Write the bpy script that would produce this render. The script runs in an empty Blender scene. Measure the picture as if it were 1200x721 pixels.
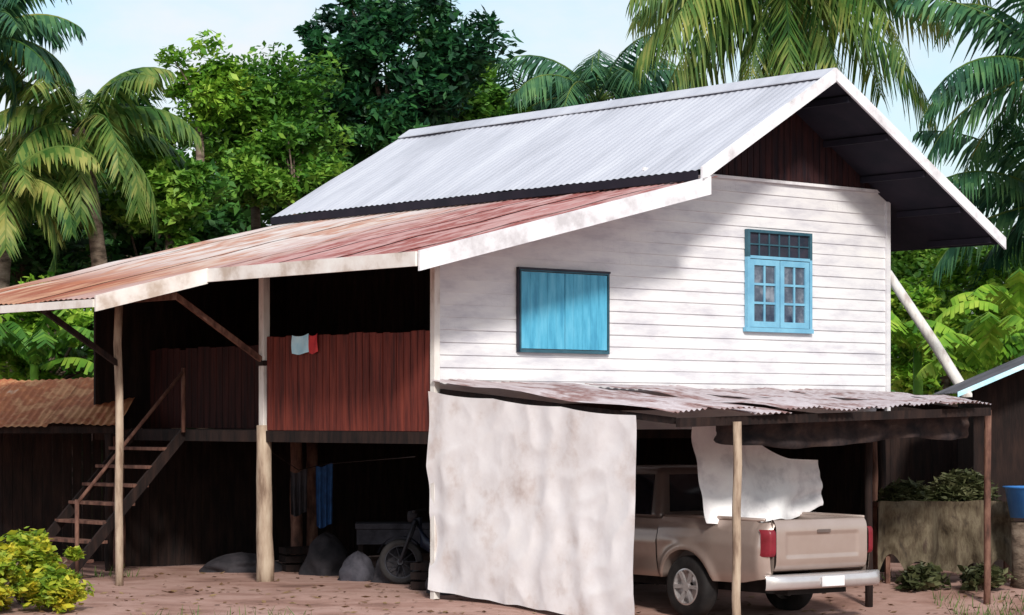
import bpy, math, random
import numpy as np
from mathutils import Vector, Matrix, noise
random.seed(7)
C = bpy.context.scene.collection
R = math.radians
HZ, F, CH = 490.0, 2800.0, 2.2
CX, CY, ROT = -0.94, 29.3, R(41)
Ux, Uy = math.cos(ROT), math.sin(ROT)
def H(u, v, z=0): return Vector((CX+u*Ux-v*Uy, CY+u*Uy+v*Ux, z))
def at(px, py, Y): return Vector(((px-600)/F*Y, Y, CH-(py-HZ)/F*Y))

# ---------------- materials ----------------
def ramp(n, cols, lo, hi):
    cr = n.new('ShaderNodeValToRGB'); e = cr.color_ramp.elements
    while len(e) < len(cols): e.new(.5)
    for i, c in enumerate(cols):
        e[i].position = lo+(hi-lo)*i/max(1, len(cols)-1); e[i].color = (*c, 1)
    return cr
def mat(name, cols, scale=3.0, stretch=(1,1,1), rough=.8, bump=.15, metal=0.0, detail=6, lo=.35, hi=.65, bscale=None, spec=.3):
    m = bpy.data.materials.new(name); m.use_nodes = True
    nt = m.node_tree; n = nt.nodes; l = nt.links
    b = n['Principled BSDF']; b.inputs['Roughness'].default_value = rough; b.inputs['Metallic'].default_value = metal
    b.inputs['Specular IOR Level'].default_value = spec
    tc = n.new('ShaderNodeTexCoord'); mp = n.new('ShaderNodeMapping'); mp.inputs['Scale'].default_value = stretch
    l.new(tc.outputs['Object'], mp.inputs[0])
    no = n.new('ShaderNodeTexNoise'); no.inputs['Scale'].default_value = scale; no.inputs['Detail'].default_value = detail
    no.inputs['Roughness'].default_value = .62
    l.new(mp.outputs[0], no.inputs['Vector'])
    cr = ramp(n, cols, lo, hi)
    l.new(no.outputs[0], cr.inputs[0]); l.new(cr.outputs[0], b.inputs['Base Color'])
    if bump:
        n2 = n.new('ShaderNodeTexNoise'); n2.inputs['Scale'].default_value = bscale or scale*5; n2.inputs['Detail'].default_value = 5
        l.new(mp.outputs[0], n2.inputs['Vector'])
        bp = n.new('ShaderNodeBump'); bp.inputs['Strength'].default_value = bump; bp.inputs['Distance'].default_value = .03
        l.new(n2.outputs[0], bp.inputs['Height']); l.new(bp.outputs[0], b.inputs['Normal'])
    return m
def rustmat():
    # red sheets near the front, paler streaky ones to the back, orange rust along the lower rear eave
    m = mat('rusty_sheet', [(.48,.38,.38),(.36,.15,.14),(.43,.26,.25),(.24,.06,.05),(.46,.30,.29),(.28,.08,.065)], .9, (.45,1.6,1), .75, .1, lo=.28, hi=.70, detail=11)
    nt = m.node_tree; n = nt.nodes; l = nt.links; b = n['Principled BSDF']
    base = b.inputs['Base Color'].links[0].from_node
    tc = [x for x in n if x.type == 'TEX_COORD'][0]
    sp = n.new('ShaderNodeSeparateXYZ'); l.new(tc.outputs['Object'], sp.inputs[0])
    n1 = n.new('ShaderNodeTexNoise'); n1.inputs['Scale'].default_value = 1.1; n1.inputs['Detail'].default_value = 8
    mp = n.new('ShaderNodeMapping'); mp.inputs['Scale'].default_value = (.5,1.4,1); l.new(tc.outputs['Object'], mp.inputs[0]); l.new(mp.outputs[0], n1.inputs['Vector'])
    pale = ramp(n, [(.54,.49,.47),(.50,.38,.35),(.57,.52,.50),(.40,.20,.14),(.54,.46,.42),(.36,.14,.10)], .30, .72)
    l.new(n1.outputs[0], pale.inputs[0])
    orr = ramp(n, [(.48,.34,.27),(.36,.13,.07),(.26,.08,.045),(.44,.24,.15),(.32,.11,.06)], .3, .7)
    l.new(n1.outputs[0], orr.inputs[0])
    def fac(axis, a, b_, k):
        mr = n.new('ShaderNodeMapRange'); mr.interpolation_type = 'SMOOTHSTEP'
        ad = n.new('ShaderNodeMath'); ad.operation = 'MULTIPLY_ADD'; ad.inputs[1].default_value = k
        l.new(n1.outputs[0], ad.inputs[0]); l.new(sp.outputs[axis], ad.inputs[2])
        mr.inputs['From Min'].default_value = a; mr.inputs['From Max'].default_value = b_
        l.new(ad.outputs[0], mr.inputs['Value']); return mr
    f1 = fac('Y', 3.4, 6.2, 3.0)
    f2 = fac('X', 1.6, -.8, 2.0)
    m1 = n.new('ShaderNodeMixRGB'); l.new(f1.outputs[0], m1.inputs[0]); l.new(base.outputs[0], m1.inputs[1]); l.new(pale.outputs[0], m1.inputs[2])
    f3 = fac('Y', 3.5, 5.0, 1.0)
    mm = n.new('ShaderNodeMath'); mm.operation = 'MULTIPLY'; l.new(f2.outputs[0], mm.inputs[0]); l.new(f3.outputs[0], mm.inputs[1])
    m2 = n.new('ShaderNodeMixRGB'); l.new(mm.outputs[0], m2.inputs[0]); l.new(m1.outputs[0], m2.inputs[1]); l.new(orr.outputs[0], m2.inputs[2])
    l.new(m2.outputs[0], b.inputs['Base Color'])
    return m
def leafmat(name, cols, nscale=.8, trans=.3):
    m = bpy.data.materials.new(name); m.use_nodes = True
    nt = m.node_tree; n = nt.nodes; l = nt.links
    b = n['Principled BSDF']; b.inputs['Roughness'].default_value = .55; b.inputs['Specular IOR Level'].default_value = .35
    g = n.new('ShaderNodeNewGeometry'); tc = n.new('ShaderNodeTexCoord')
    no = n.new('ShaderNodeTexNoise'); no.inputs['Scale'].default_value = nscale; no.inputs['Detail'].default_value = 3
    l.new(tc.outputs['Object'], no.inputs['Vector'])
    mx = n.new('ShaderNodeMath'); mx.operation = 'MULTIPLY_ADD'; mx.inputs[1].default_value = .45
    l.new(g.outputs['Random Per Island'], mx.inputs[0])
    ml = n.new('ShaderNodeMath'); ml.operation = 'MULTIPLY_ADD'; ml.inputs[1].default_value = 1.9; ml.inputs[2].default_value = -.62
    l.new(no.outputs[0], ml.inputs[0]); l.new(ml.outputs[0], mx.inputs[2])
    cr = ramp(n, cols, 0, 1)
    l.new(mx.outputs[0], cr.inputs[0]); l.new(cr.outputs[0], b.inputs['Base Color'])
    t = n.new('ShaderNodeBsdfTranslucent'); l.new(cr.outputs[0], t.inputs[0])
    s = n.new('ShaderNodeMixShader'); s.inputs[0].default_value = trans
    l.new(b.outputs[0], s.inputs[1]); l.new(t.outputs[0], s.inputs[2])
    l.new(s.outputs[0], n['Material Output'].inputs[0])
    return m
M = {}
M['siding'] = mat('siding_paint', [(.53,.52,.56),(.66,.65,.67),(.73,.72,.72)], 1.3, (1,1,3.5), .6, .1, bscale=9, detail=9)
M['white'] = mat('white_board', [(.50,.48,.50),(.70,.69,.72),(.78,.77,.78)], 2.5, (1,1,1), .6, .1)
M['cream'] = mat('cream_board', [(.45,.36,.30),(.68,.62,.58),(.76,.73,.70)], 2.0, (1,1,1), .7, .1)
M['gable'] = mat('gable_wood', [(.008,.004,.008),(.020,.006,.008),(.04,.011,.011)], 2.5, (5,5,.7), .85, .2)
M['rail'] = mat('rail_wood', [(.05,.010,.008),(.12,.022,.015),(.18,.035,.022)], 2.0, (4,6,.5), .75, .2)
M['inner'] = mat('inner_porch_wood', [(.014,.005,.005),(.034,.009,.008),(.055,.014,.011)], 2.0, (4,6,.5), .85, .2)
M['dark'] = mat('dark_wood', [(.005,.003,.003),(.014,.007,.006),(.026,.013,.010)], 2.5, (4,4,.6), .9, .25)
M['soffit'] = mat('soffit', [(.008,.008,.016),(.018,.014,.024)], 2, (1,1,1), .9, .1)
M['zinc'] = mat('zinc_sheet', [(.37,.38,.43),(.49,.50,.56),(.57,.58,.63)], .7, (.35,2.2,1), .5, .03, metal=.1, lo=.3, hi=.7)
M['dzinc'] = mat('dark_sheet', [(.06,.06,.07),(.12,.12,.14)], 1.5, (1,1,1), .6, .05)
M['rust'] = rustmat()
M['rust2'] = mat('orange_rusty_sheet', [(.60,.44,.32),(.50,.18,.07),(.36,.11,.045),(.56,.28,.13),(.42,.14,.06)], 1.6, (1.6,.7,1), .8, .15, lo=.3, hi=.68, detail=9)
M['awn'] = mat('weathered_sheet', [(.16,.08,.07),(.42,.34,.35),(.54,.48,.50),(.24,.13,.12),(.58,.54,.56)], 1.0, (2.0,.6,1), .7, .1, lo=.3, hi=.68, detail=9)
M['log'] = mat('post_wood', [(.18,.12,.085),(.36,.27,.20),(.46,.37,.28)], 3, (3,3,.6), .85, .3)
M['oldwood'] = mat('old_wood', [(.05,.025,.018),(.12,.055,.04),(.19,.10,.07)], 3, (3,3,1), .85, .3)
M['paint_post'] = mat('painted_post', [(.42,.36,.33),(.66,.62,.58),(.72,.69,.66)], 3, (2,2,.6), .7, .15)
M['blue'] = mat('blue_paint', [(.05,.27,.43),(.08,.37,.55),(.12,.43,.61)], 2.5, (4,4,.7), .5, .08)
M['bluel'] = mat('light_blue_paint', [(.13,.34,.50),(.20,.46,.62)], 3, (1,1,1), .5, .05)
M['glass'] = mat('window_glass', [(.02,.03,.06),(.07,.09,.13),(.22,.25,.30)], 3.2, (1,1,1), .12, .0, spec=.6)
M['maroon'] = mat('transom_dark', [(.012,.02,.035),(.035,.03,.045)], 5, (1,1,1), .6, .1)
M['tealbar'] = mat('dark_teal_bars', [(.02,.07,.10),(.04,.11,.15)], 5, (1,1,1), .6, .1)
M['tarp'] = mat('stained_tarp', [(.40,.31,.28),(.56,.49,.47),(.67,.63,.63),(.72,.69,.70),(.75,.72,.72),(.60,.54,.53)], 1.7, (1,1,1), .75, .24, lo=.24, hi=.76, detail=14, bscale=5)
M['cloth'] = mat('pale_cloth', [(.58,.56,.58),(.76,.74,.75),(.82,.81,.81)], 3, (1,1,1), .8, .2)
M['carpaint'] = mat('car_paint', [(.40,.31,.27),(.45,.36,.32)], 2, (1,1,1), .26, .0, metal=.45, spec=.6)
M['carpaint_shaded'] = mat('shaded_cab_paint', [(.14,.11,.10),(.18,.14,.125)], 2, (1,1,1), .3, .0, metal=.4, spec=.5)  # car paint with the shade under the carport darkened into its colour
M['chrome'] = mat('bumper_metal', [(.56,.52,.52),(.66,.63,.63)], 3, (1,1,1), .25, .0, metal=.6)
M['dmetal'] = mat('dull_metal', [(.02,.02,.025),(.04,.04,.05)], 3, (1,1,1), .5, .0, metal=.3)
M['black'] = mat('black_rubber', [(.010,.009,.010),(.025,.022,.022)], 6, (1,1,1), .8, .1)
M['undershade'] = mat('underside_shade', [(.008,.007,.009),(.03,.02,.02),(.055,.035,.03)], 4, (1,1,1), .9, .3)  # near-black colour standing for the shade under the carport roof
M['carglass'] = mat('car_glass', [(.006,.006,.010),(.015,.015,.02)], 2, (1,1,1), .08, .0, spec=.5)
M['red'] = mat('red_lens', [(.14,.010,.015),(.22,.018,.03)], 6, (1,1,1), .35, .0)
M['redcloth'] = mat('red_print', [(.40,.02,.03),(.55,.05,.05)], 6)
M['bcloth'] = mat('blue_cloth', [(.012,.04,.12),(.02,.085,.24)], 6)
M['dbody'] = mat('dark_blue_enamel', [(.008,.010,.02),(.015,.02,.04)], 6, (1,1,1), .4, 0)
M['bplastic'] = mat('blue_plastic', [(.03,.14,.42),(.05,.2,.5)], 4, (1,1,1), .4, .03)
M['skyblue'] = mat('pale_blue_print', [(.36,.66,.80),(.58,.80,.88)], 6)
M['sack'] = mat('woven_sack', [(.012,.011,.014),(.035,.03,.035)], 5)
M['psack'] = mat('greyer_sack', [(.022,.021,.028),(.06,.056,.07)], 5)
M['olive'] = mat('olive_cloth', [(.025,.018,.012),(.075,.055,.035),(.125,.10,.065),(.06,.04,.03)], 3.5, (3,3,.8), .9, .4, detail=9, lo=.3, hi=.7)
M['litter'] = leafmat('leaf_litter', [(.07,.035,.02),(.18,.10,.05),(.34,.24,.12)], 3, .1)
M['bark'] = mat('bark', [(.05,.035,.025),(.14,.10,.075),(.22,.17,.13)], 4, (1,1,2.5), .9, .5)
M['ground'] = mat('dirt', [(.16,.085,.065),(.30,.17,.135),(.40,.25,.21),(.27,.155,.12)], .9, (1,1,1), .95, .6, lo=.3, hi=.7, detail=12, bscale=6)
M['lf_dark'] = leafmat('leaf_dark', [(.006,.025,.010),(.018,.07,.016),(.045,.15,.026),(.10,.25,.035)])
M['lf_teal'] = leafmat('leaf_teal', [(.004,.020,.014),(.010,.055,.026),(.025,.12,.035),(.07,.21,.05)])
M['lf_mid'] = leafmat('leaf_mid', [(.010,.045,.008),(.04,.14,.015),(.12,.28,.03),(.25,.40,.05)])
M['lf_bright'] = leafmat('leaf_bright', [(.02,.09,.008),(.09,.24,.018),(.22,.41,.035),(.40,.55,.07)], 1.4)
M['lf_olive'] = leafmat('leaf_olive', [(.012,.018,.008),(.035,.045,.016),(.09,.10,.04),(.18,.18,.09)], 2)
M['lf_bush'] = leafmat('leaf_bush', [(.05,.12,.01),(.17,.28,.02),(.42,.44,.035),(.72,.58,.05)], 3.2)
M['lf_palm'] = leafmat('leaf_palm', [(.006,.03,.02),(.02,.085,.045),(.06,.17,.07),(.14,.28,.10)], .9)
M['lf_palmy'] = leafmat('leaf_palm_dry', [(.010,.040,.012),(.04,.12,.02),(.15,.23,.045),(.34,.34,.09)], .9)
M['grass'] = leafmat('grass', [(.03,.06,.01),(.08,.15,.03),(.16,.22,.06)], 2)

# ---------------- mesh builder ----------------
class MB:
    def __init__(s): s.v = []; s.f = []
    def box(s, x0, x1, y0, y1, z0, z1):
        b = len(s.v)
        s.v += [(x0,y0,z0),(x1,y0,z0),(x1,y1,z0),(x0,y1,z0),(x0,y0,z1),(x1,y0,z1),(x1,y1,z1),(x0,y1,z1)]
        s.f += [tuple(b+i for i in q) for q in ((0,3,2,1),(4,5,6,7),(0,1,5,4),(1,2,6,5),(2,3,7,6),(3,0,4,7))]
        return s
    def hexa(s, p):
        b = len(s.v); s.v += [tuple(q) for q in p]
        s.f += [tuple(b+i for i in q) for q in ((0,3,2,1),(4,5,6,7),(0,1,5,4),(1,2,6,5),(2,3,7,6),(3,0,4,7))]
        return s
    def bar(s, a, b_, w, h, up=(0,0,1)):
        a = Vector(a); b_ = Vector(b_); d = (b_-a).normalized(); up = Vector(up)
        if abs(d.dot(up)) > .98: up = Vector((1,0,0))
        x = d.cross(up).normalized()*w/2; y = x.cross(d).normalized()*h/2
        return s.hexa([a-x-y, a+x-y, b_+x-y, b_-x-y, a-x+y, a+x+y, b_+x+y, b_-x+y])
    def tube(s, pts, rad, n=8, cap=True):
        pts = [Vector(p) for p in pts]
        if not isinstance(rad, (list, tuple)): rad = [rad]*len(pts)
        rings = []
        for i, p in enumerate(pts):
            d = (pts[min(i+1, len(pts)-1)]-pts[max(i-1, 0)]).normalized()
            up = Vector((0,0,1)) if abs(d.z) < .9 else Vector((1,0,0))
            x = d.cross(up).normalized(); y = x.cross(d).normalized()
            b = len(s.v); rings.append(b)
            for k in range(n):
                a = 2*math.pi*k/n; s.v.append(tuple(p+(x*math.cos(a)+y*math.sin(a))*rad[i]))
        for i in range(len(pts)-1):
            for k in range(n):
                s.f.append((rings[i]+k, rings[i]+(k+1)%n, rings[i+1]+(k+1)%n, rings[i+1]+k))
        if cap:
            s.f.append(tuple(rings[0]+k for k in range(n))[::-1]); s.f.append(tuple(rings[-1]+k for k in range(n)))
        return s
    def prism(s, poly, y0, y1):            # poly of (x,z), extruded in y
        b = len(s.v); n = len(poly)
        s.v += [(x, y0, z) for x, z in poly]+[(x, y1, z) for x, z in poly]
        s.f.append(tuple(range(b, b+n))); s.f.append(tuple(range(b+n, b+2*n))[::-1])
        for i in range(n): s.f.append((b+i, b+n+i, b+n+(i+1) % n, b+(i+1) % n))
        return s
    def grid(s, fn, nu, nv):
        b = len(s.v)
        for j in range(nv+1):
            for i in range(nu+1): s.v.append(tuple(fn(i/nu, j/nv)))
        for j in range(nv):
            for i in range(nu):
                a = b+j*(nu+1)+i; s.f.append((a, a+1, a+nu+2, a+nu+1))
        return s
    def lathe(s, prof, c=(0,0,0), n=24):   # prof of (r, y), spun about y
        b = len(s.v); k = len(prof)
        for i in range(n):
            a = 2*math.pi*i/n
            for r, y in prof: s.v.append((c[0]+r*math.cos(a), c[1]+y, c[2]+r*math.sin(a)))
        for i in range(n):
            for j in range(k-1):
                i2 = (i+1) % n; s.f.append((b+i*k+j, b+i2*k+j, b+i2*k+j+1, b+i*k+j+1))
        return s
    def build(s, name, m, parent=None, smooth=False, bevel=0, label=None, seg=2):
        me = bpy.data.meshes.new(name); me.from_pydata(s.v, [], s.f); me.update()
        me.materials.append(M[m] if isinstance(m, str) else m)
        if smooth:
            for p in me.polygons: p.use_smooth = True
        o = bpy.data.objects.new(name, me); C.objects.link(o)
        if parent: o.parent = parent
        if bevel:
            bv = o.modifiers.new('bevel', 'BEVEL'); bv.width = bevel; bv.segments = seg; bv.limit_method = 'ANGLE'; bv.angle_limit = R(40)
            if seg > 2:
                for p in me.polygons: p.use_smooth = True
                bv.harden_normals = True
        if label: o['label'] = label
        return o
def tag(o, label, cat, group=None, kind=None):
    o['label'] = label; o['category'] = cat
    if group: o['group'] = group
    if kind: o['kind'] = kind
    return o
def thing(name, loc, rz, label, cat, group=None):
    o = bpy.data.objects.new(name, None); C.objects.link(o); o.location = loc; o.rotation_euler = (0,0,rz)
    return tag(o, label, cat, group)
def corr(m, P00, P10, P01, P11, nw, amp, nt=4, per=6, wob=0.0, seed=0):
    P00, P10, P01, P11 = map(Vector, (P00, P10, P01, P11))
    def fn(a, t):
        p = (P00*(1-a)+P10*a)*(1-t)+(P01*(1-a)+P11*a)*t
        p.z += amp*math.sin(2*math.pi*nw*a)
        if wob: p.z += wob*noise.noise(Vector((p.x*.9+seed, p.y*.9, 3)))
        return p
    return m.grid(fn, int(nw*per), nt)
def quads_obj(name, V, m, parent=None):
    n = V.shape[0]; k = V.shape[1]
    me = bpy.data.meshes.new(name)
    me.vertices.add(n*k); me.vertices.foreach_set('co', V.reshape(-1).astype(np.float32))
    me.loops.add(n*k); me.loops.foreach_set('vertex_index', np.arange(n*k, dtype=np.int32))
    me.polygons.add(n); me.polygons.foreach_set('loop_start', np.arange(0, n*k, k, dtype=np.int32))
    me.update(calc_edges=True); me.validate()
    me.materials.append(M[m])
    o = bpy.data.objects.new(name, me); C.objects.link(o)
    if parent: o.parent = parent
    return o
def leaf_quads(P, size, rng, aspect=.45, flat=.5, jitter=.35):
    n = len(P)
    a = rng.normal(size=(n,3)); a[:,2] *= (1-flat); a[:,2] -= .25; a /= np.linalg.norm(a, axis=1)[:,None]
    up = rng.normal(size=(n,3))*.6; up[:,2] += 1.0
    b = np.cross(a, up); b /= (np.linalg.norm(b, axis=1)[:,None]+1e-6)
    L = size*(1+jitter*rng.normal(size=(n,1))).clip(.4, 1.8)
    W = L*aspect
    return np.stack([P-a*L*.5, P+b*W*.5, P+a*L*.5, P-b*W*.5], axis=1)
def clumped(rng, c, r, nc, n, rc, shell=.45):
    cc = rng.normal(size=(nc,3)); cc /= np.linalg.norm(cc, axis=1)[:,None]
    cc *= (shell+(1-shell)*rng.random((nc,1)))
    cc *= (.75+.45*rng.random((nc,1)))
    cc = cc*np.array(r)+np.array(c)
    idx = rng.integers(0, nc, n)
    d = rng.normal(size=(n,3)); d /= np.linalg.norm(d, axis=1)[:,None]
    d *= rng.random((n,1))**.45
    rr = rc*(.5+.9*rng.random((nc,1)))
    return cc, cc[idx]+d*rr[idx]*np.array([1,1,.75])

# ---------------- world, sun, camera ----------------
sc = bpy.context.scene
w = bpy.data.worlds.new("World"); sc.world = w; w.use_nodes = True
nt = w.node_tree; nd = nt.nodes; lk = nt.links
bg = nd['Background']; bg.inputs[1].default_value = .12
EL = R(33); sx, sy = .19, -.98
sky = nd.new('ShaderNodeTexSky'); sky.sky_type = 'NISHITA'; sky.sun_disc = False; sky.sun_elevation = EL
sky.sun_rotation = math.atan2(sx, sy); sky.air_density = 1.2; sky.dust_density = 1.5
tc = nd.new('ShaderNodeTexCoord'); mp = nd.new('ShaderNodeMapping'); mp.inputs['Scale'].default_value = (1,1,2.2)
mp.inputs['Location'].default_value = (.35,.2,.1)
lk.new(tc.outputs['Generated'], mp.inputs[0])
no = nd.new('ShaderNodeTexNoise'); no.inputs['Scale'].default_value = 7; no.inputs['Detail'].default_value = 7; no.inputs['Roughness'].default_value = .55
lk.new(mp.outputs[0], no.inputs['Vector'])
cr = nd.new('ShaderNodeValToRGB'); cr.color_ramp.elements[0].position = .36; cr.color_ramp.elements[1].position = .60
cr.color_ramp.elements[0].color = (.22,.22,.22,1)
lk.new(no.outputs[0], cr.inputs[0])
gm = nd.new('ShaderNodeMixRGB'); gm.blend_type = 'MULTIPLY'; gm.inputs[0].default_value = 1; gm.inputs[2].default_value = (1.12,1.3,1.4,1)
lk.new(sky.outputs[0], gm.inputs[1])
mx = nd.new('ShaderNodeMixRGB'); mx.inputs[2].default_value = (7.4,7.8,8.2,1)
lk.new(cr.outputs[0], mx.inputs[0]); lk.new(gm.outputs[0], mx.inputs[1]); lk.new(mx.outputs[0], bg.inputs[0])
sun = bpy.data.lights.new('sun', 'SUN'); sun.energy = 3.8; sun.angle = R(7); sun.color = (1,.95,.88)
so = bpy.data.objects.new('sun', sun); C.objects.link(so)
d = Vector((sx*math.cos(EL), sy*math.cos(EL), math.sin(EL)))
so.rotation_euler = d.to_track_quat('Z', 'Y').to_euler(); so.location = (0,0,40)
cam = bpy.data.cameras.new('camera'); co = bpy.data.objects.new('camera', cam); C.objects.link(co)
co.location = (0,0,CH); co.rotation_euler = (R(90),0,0); cam.lens = 36*F/1200; cam.sensor_width = 36
cam.shift_y = (HZ-360.5)/1200; cam.clip_end = 3000; sc.camera = co
sc.view_settings.view_transform = 'Standard'; sc.view_settings.look = 'None'; sc.view_settings.exposure = 0

# ---------------- ground ----------------
def sst(a, b, x):
    t = min(1, max(0, (x-a)/(b-a))); return t*t*(3-2*t)
def gz(x, y):
    z = -.19*sst(31.5, 29, y)*sst(-.5, 1.5, x)
    return z+.03*noise.noise(Vector((x*.7, y*.7, 0)))*sst(120, 60, abs(y))
xs = [-800,-300,-120,-60,-30]+[-18+.4*i for i in range(91)]+[30,60,120,300,800]
ys = [-300,-100,-30,0,10,16]+[20+.4*i for i in range(60)]+[50,60,90,160,400,1500]
g = MB()
for y in ys:
    for x in xs: g.v.append((x, y, gz(x, y)))
nx = len(xs)
for j in range(len(ys)-1):
    for i in range(nx-1): g.f.append((j*nx+i, j*nx+i+1, (j+1)*nx+i+1, (j+1)*nx+i))
tag(g.build('ground', 'ground', smooth=True), 'reddish brown bare dirt yard', 'ground', kind='structure')

# ---------------- house ----------------
hs = thing('stilt_house', H(0,0), ROT, 'white clapboard house raised on posts with blue windows and grey metal roof', 'house')
UR, ZR, UE, ZE = 5.93, 6.88, 3.42, 5.40
UE2, ZE2 = 9.58, 4.80
V0, V1, VR = -1.2, 8.2, 7.9
def Lz(u): return 4.10+.245*(u+1.23)
def Mz(u): return ZR-(UR-u)*(ZR-ZE)/(UR-UE) if u < UR else ZR-(u-UR)*(ZR-ZE2)/(UE2-UR)
def Tz(u):
    r = Lz(u) if u < UE+.15 else Mz(u)
    return min(r-.05, 5.5)
s = MB(); hb = .155; k = 0; z0 = 2.05
us = [i*8.5/85 for i in range(86)]
while z0+k*hb < 5.5:
    a = z0+k*hb; b = min(a+hb, 5.5)
    for i in range(85):
        ta, tb = min(b, Tz(us[i])), min(b, Tz(us[i+1]))
        if ta <= a and tb <= a: continue
        ta = max(ta, a); tb = max(tb, a); q = len(s.v)
        dd = .018+.006*noise.noise(Vector((us[i]*.8, k*3.1, 0)))
        fa = -dd+(dd-.002)*(ta-a)/hb; fb = -dd+(dd-.002)*(tb-a)/hb
        s.v += [(us[i],-dd,a),(us[i+1],-dd,a),(us[i+1],fb,tb),(us[i],fa,ta),(us[i],0,a),(us[i+1],0,a)]
        s.f += [(q,q+1,q+2,q+3),(q+4,q+5,q+1,q)]
    k += 1
s.build('front_wall', 'siding', hs)
g = MB()
n = 40
for i in range(n):
    a = 3.55+i*(8.5-3.55)/n; b = a+(8.5-3.55)/n-.012
    za, zb = Mz(a)-.06, Mz(b)-.06
    if min(za, zb) < 5.51: continue
    g.hexa([(a,-.02,5.5),(b,-.02,5.5),(b,.01,5.5),(a,.01,5.5),(a,-.02,za),(b,-.02,zb),(b,.01,zb),(a,.01,za)])
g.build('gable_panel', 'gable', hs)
MB().box(3.5,8.5,-.06,-.028,5.47,5.51).build('gable_trim', 'white', hs)
MB().prism([(8.42,2.05),(8.5,2.05),(8.5,5.3),(8.42,5.3)], .02, 8.0).build('side_wall', 'siding', hs)
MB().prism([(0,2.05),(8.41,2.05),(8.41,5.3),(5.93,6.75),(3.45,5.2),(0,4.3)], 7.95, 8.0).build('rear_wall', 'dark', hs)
b = MB()
for i in range(50):
    v = .05+i*.157
    b.box(3.42,3.46,v,v+.15,2.05,5.18)
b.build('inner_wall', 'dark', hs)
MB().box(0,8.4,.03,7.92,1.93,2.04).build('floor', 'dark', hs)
MB().box(-.04,.0,.0,7.9,1.88,2.03).build('floor_beam', 'dark', hs)
b = MB()
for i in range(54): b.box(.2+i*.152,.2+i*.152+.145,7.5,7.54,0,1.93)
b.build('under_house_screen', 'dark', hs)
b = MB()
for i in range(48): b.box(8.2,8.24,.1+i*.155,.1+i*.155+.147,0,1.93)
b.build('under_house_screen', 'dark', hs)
b = MB(); n = 25
for i in range(n):
    v = .05+i*3.5/n; dz = random.uniform(-.015,.015)
    b.box(-.02+random.uniform(-.006,.006),.01,v,v+3.5/n-.012,2.035,3.28+dz)
b.box(.011,.05,.05,3.55,3.1,3.18); b.box(.011,.05,.05,3.55,2.2,2.28)
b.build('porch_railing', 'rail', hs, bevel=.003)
b = MB()
for i in range(26):
    v = 3.72+i*.16
    b.box(.9,.93,v,v+.15,2.05,3.22+random.uniform(-.02,.02))
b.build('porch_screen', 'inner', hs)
# roofs
r = MB(); corr(r, (UR,V0-.04,ZR), (UR,VR+.04,ZR), (UE-.05,V0-.04,ZE-.02), (UE-.05,V1+.04,ZE-.02), 72, .007, 12, 6, .03)
rf = r.build('roof', 'zinc', hs, smooth=True, label='main pitched roof of pale grey corrugated sheets')
r = MB(); corr(r, (UR,VR+.04,ZR), (UR,V0-.04,ZR), (UE2,V1+.04,ZE2), (UE2,V0-.04,ZE2), 72, .007, 12, 6, .02)
r.build('roof_slope', 'zinc', rf, smooth=True)
r = MB()
for sgn, e in ((-1, .24), (1, .24)):
    r.hexa([(UR+.004*sgn,V0-.05,ZR+.035),(UR+sgn*e,V0-.05,ZR+.03-.14),(UR+sgn*e,VR+.05,ZR+.03-.14),(UR+.004*sgn,VR+.05,ZR+.035),
            (UR+.004*sgn,V0-.05,ZR+.05),(UR+sgn*e,V0-.05,ZR+.045-.14),(UR+sgn*e,VR+.05,ZR+.045-.14),(UR+.004*sgn,VR+.05,ZR+.05)])
r.build('ridge_cap', 'zinc', rf)
def rake(u0, z0, u1, z1, v, h, m, par, t=.035, top=.02):
    MB().hexa([(u0,v-t,z0-h+top),(u1,v-t,z1-h+top),(u1,v,z1-h+top),(u0,v,z0-h+top),(u0,v-t,z0+top),(u1,v-t,z1+top),(u1,v,z1+top),(u0,v,z0+top)]).build('rake_board', m, par)
rake(UE-.06, ZE-.02, UR-.002, ZR+.01, V0-.045, .19, 'white', rf, top=.035)
rake(UR+.002, ZR+.01, UE2+.05, ZE2-.02, V0-.045, .17, 'white', rf, top=.035)
MB().box(UE-.09,UE-.055,V0,V1,ZE-.15,ZE-.035).build('eave_board', 'soffit', rf)
MB().hexa([(UE,V0,ZE-.08),(UR,V0,ZR-.07),(UR,-.03,ZR-.07),(UE,-.03,ZE-.08),(UE,V0,ZE-.06),(UR,V0,ZR-.05),(UR,-.03,ZR-.05),(UE,-.03,ZE-.06)]).build('soffit', 'soffit', rf)
MB().hexa([(UR+.01,V0,ZR-.07),(UE2,V0,ZE2-.08),(UE2,7.9,ZE2-.08),(UR+.01,7.9,ZR-.07),(UR+.01,V0,ZR-.05),(UE2,V0,ZE2-.06),(UE2,7.9,ZE2-.06),(UR+.01,7.9,ZR-.05)]).build('soffit', 'soffit', rf)
for u in (3.9,4.7,5.5,6.3,7.1,7.9,8.7,9.4):
    MB().box(u-.03,u+.03,V0+.01,-.03,Mz(u)-.17,Mz(u)-.085).build('purlin', 'soffit', rf)
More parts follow.
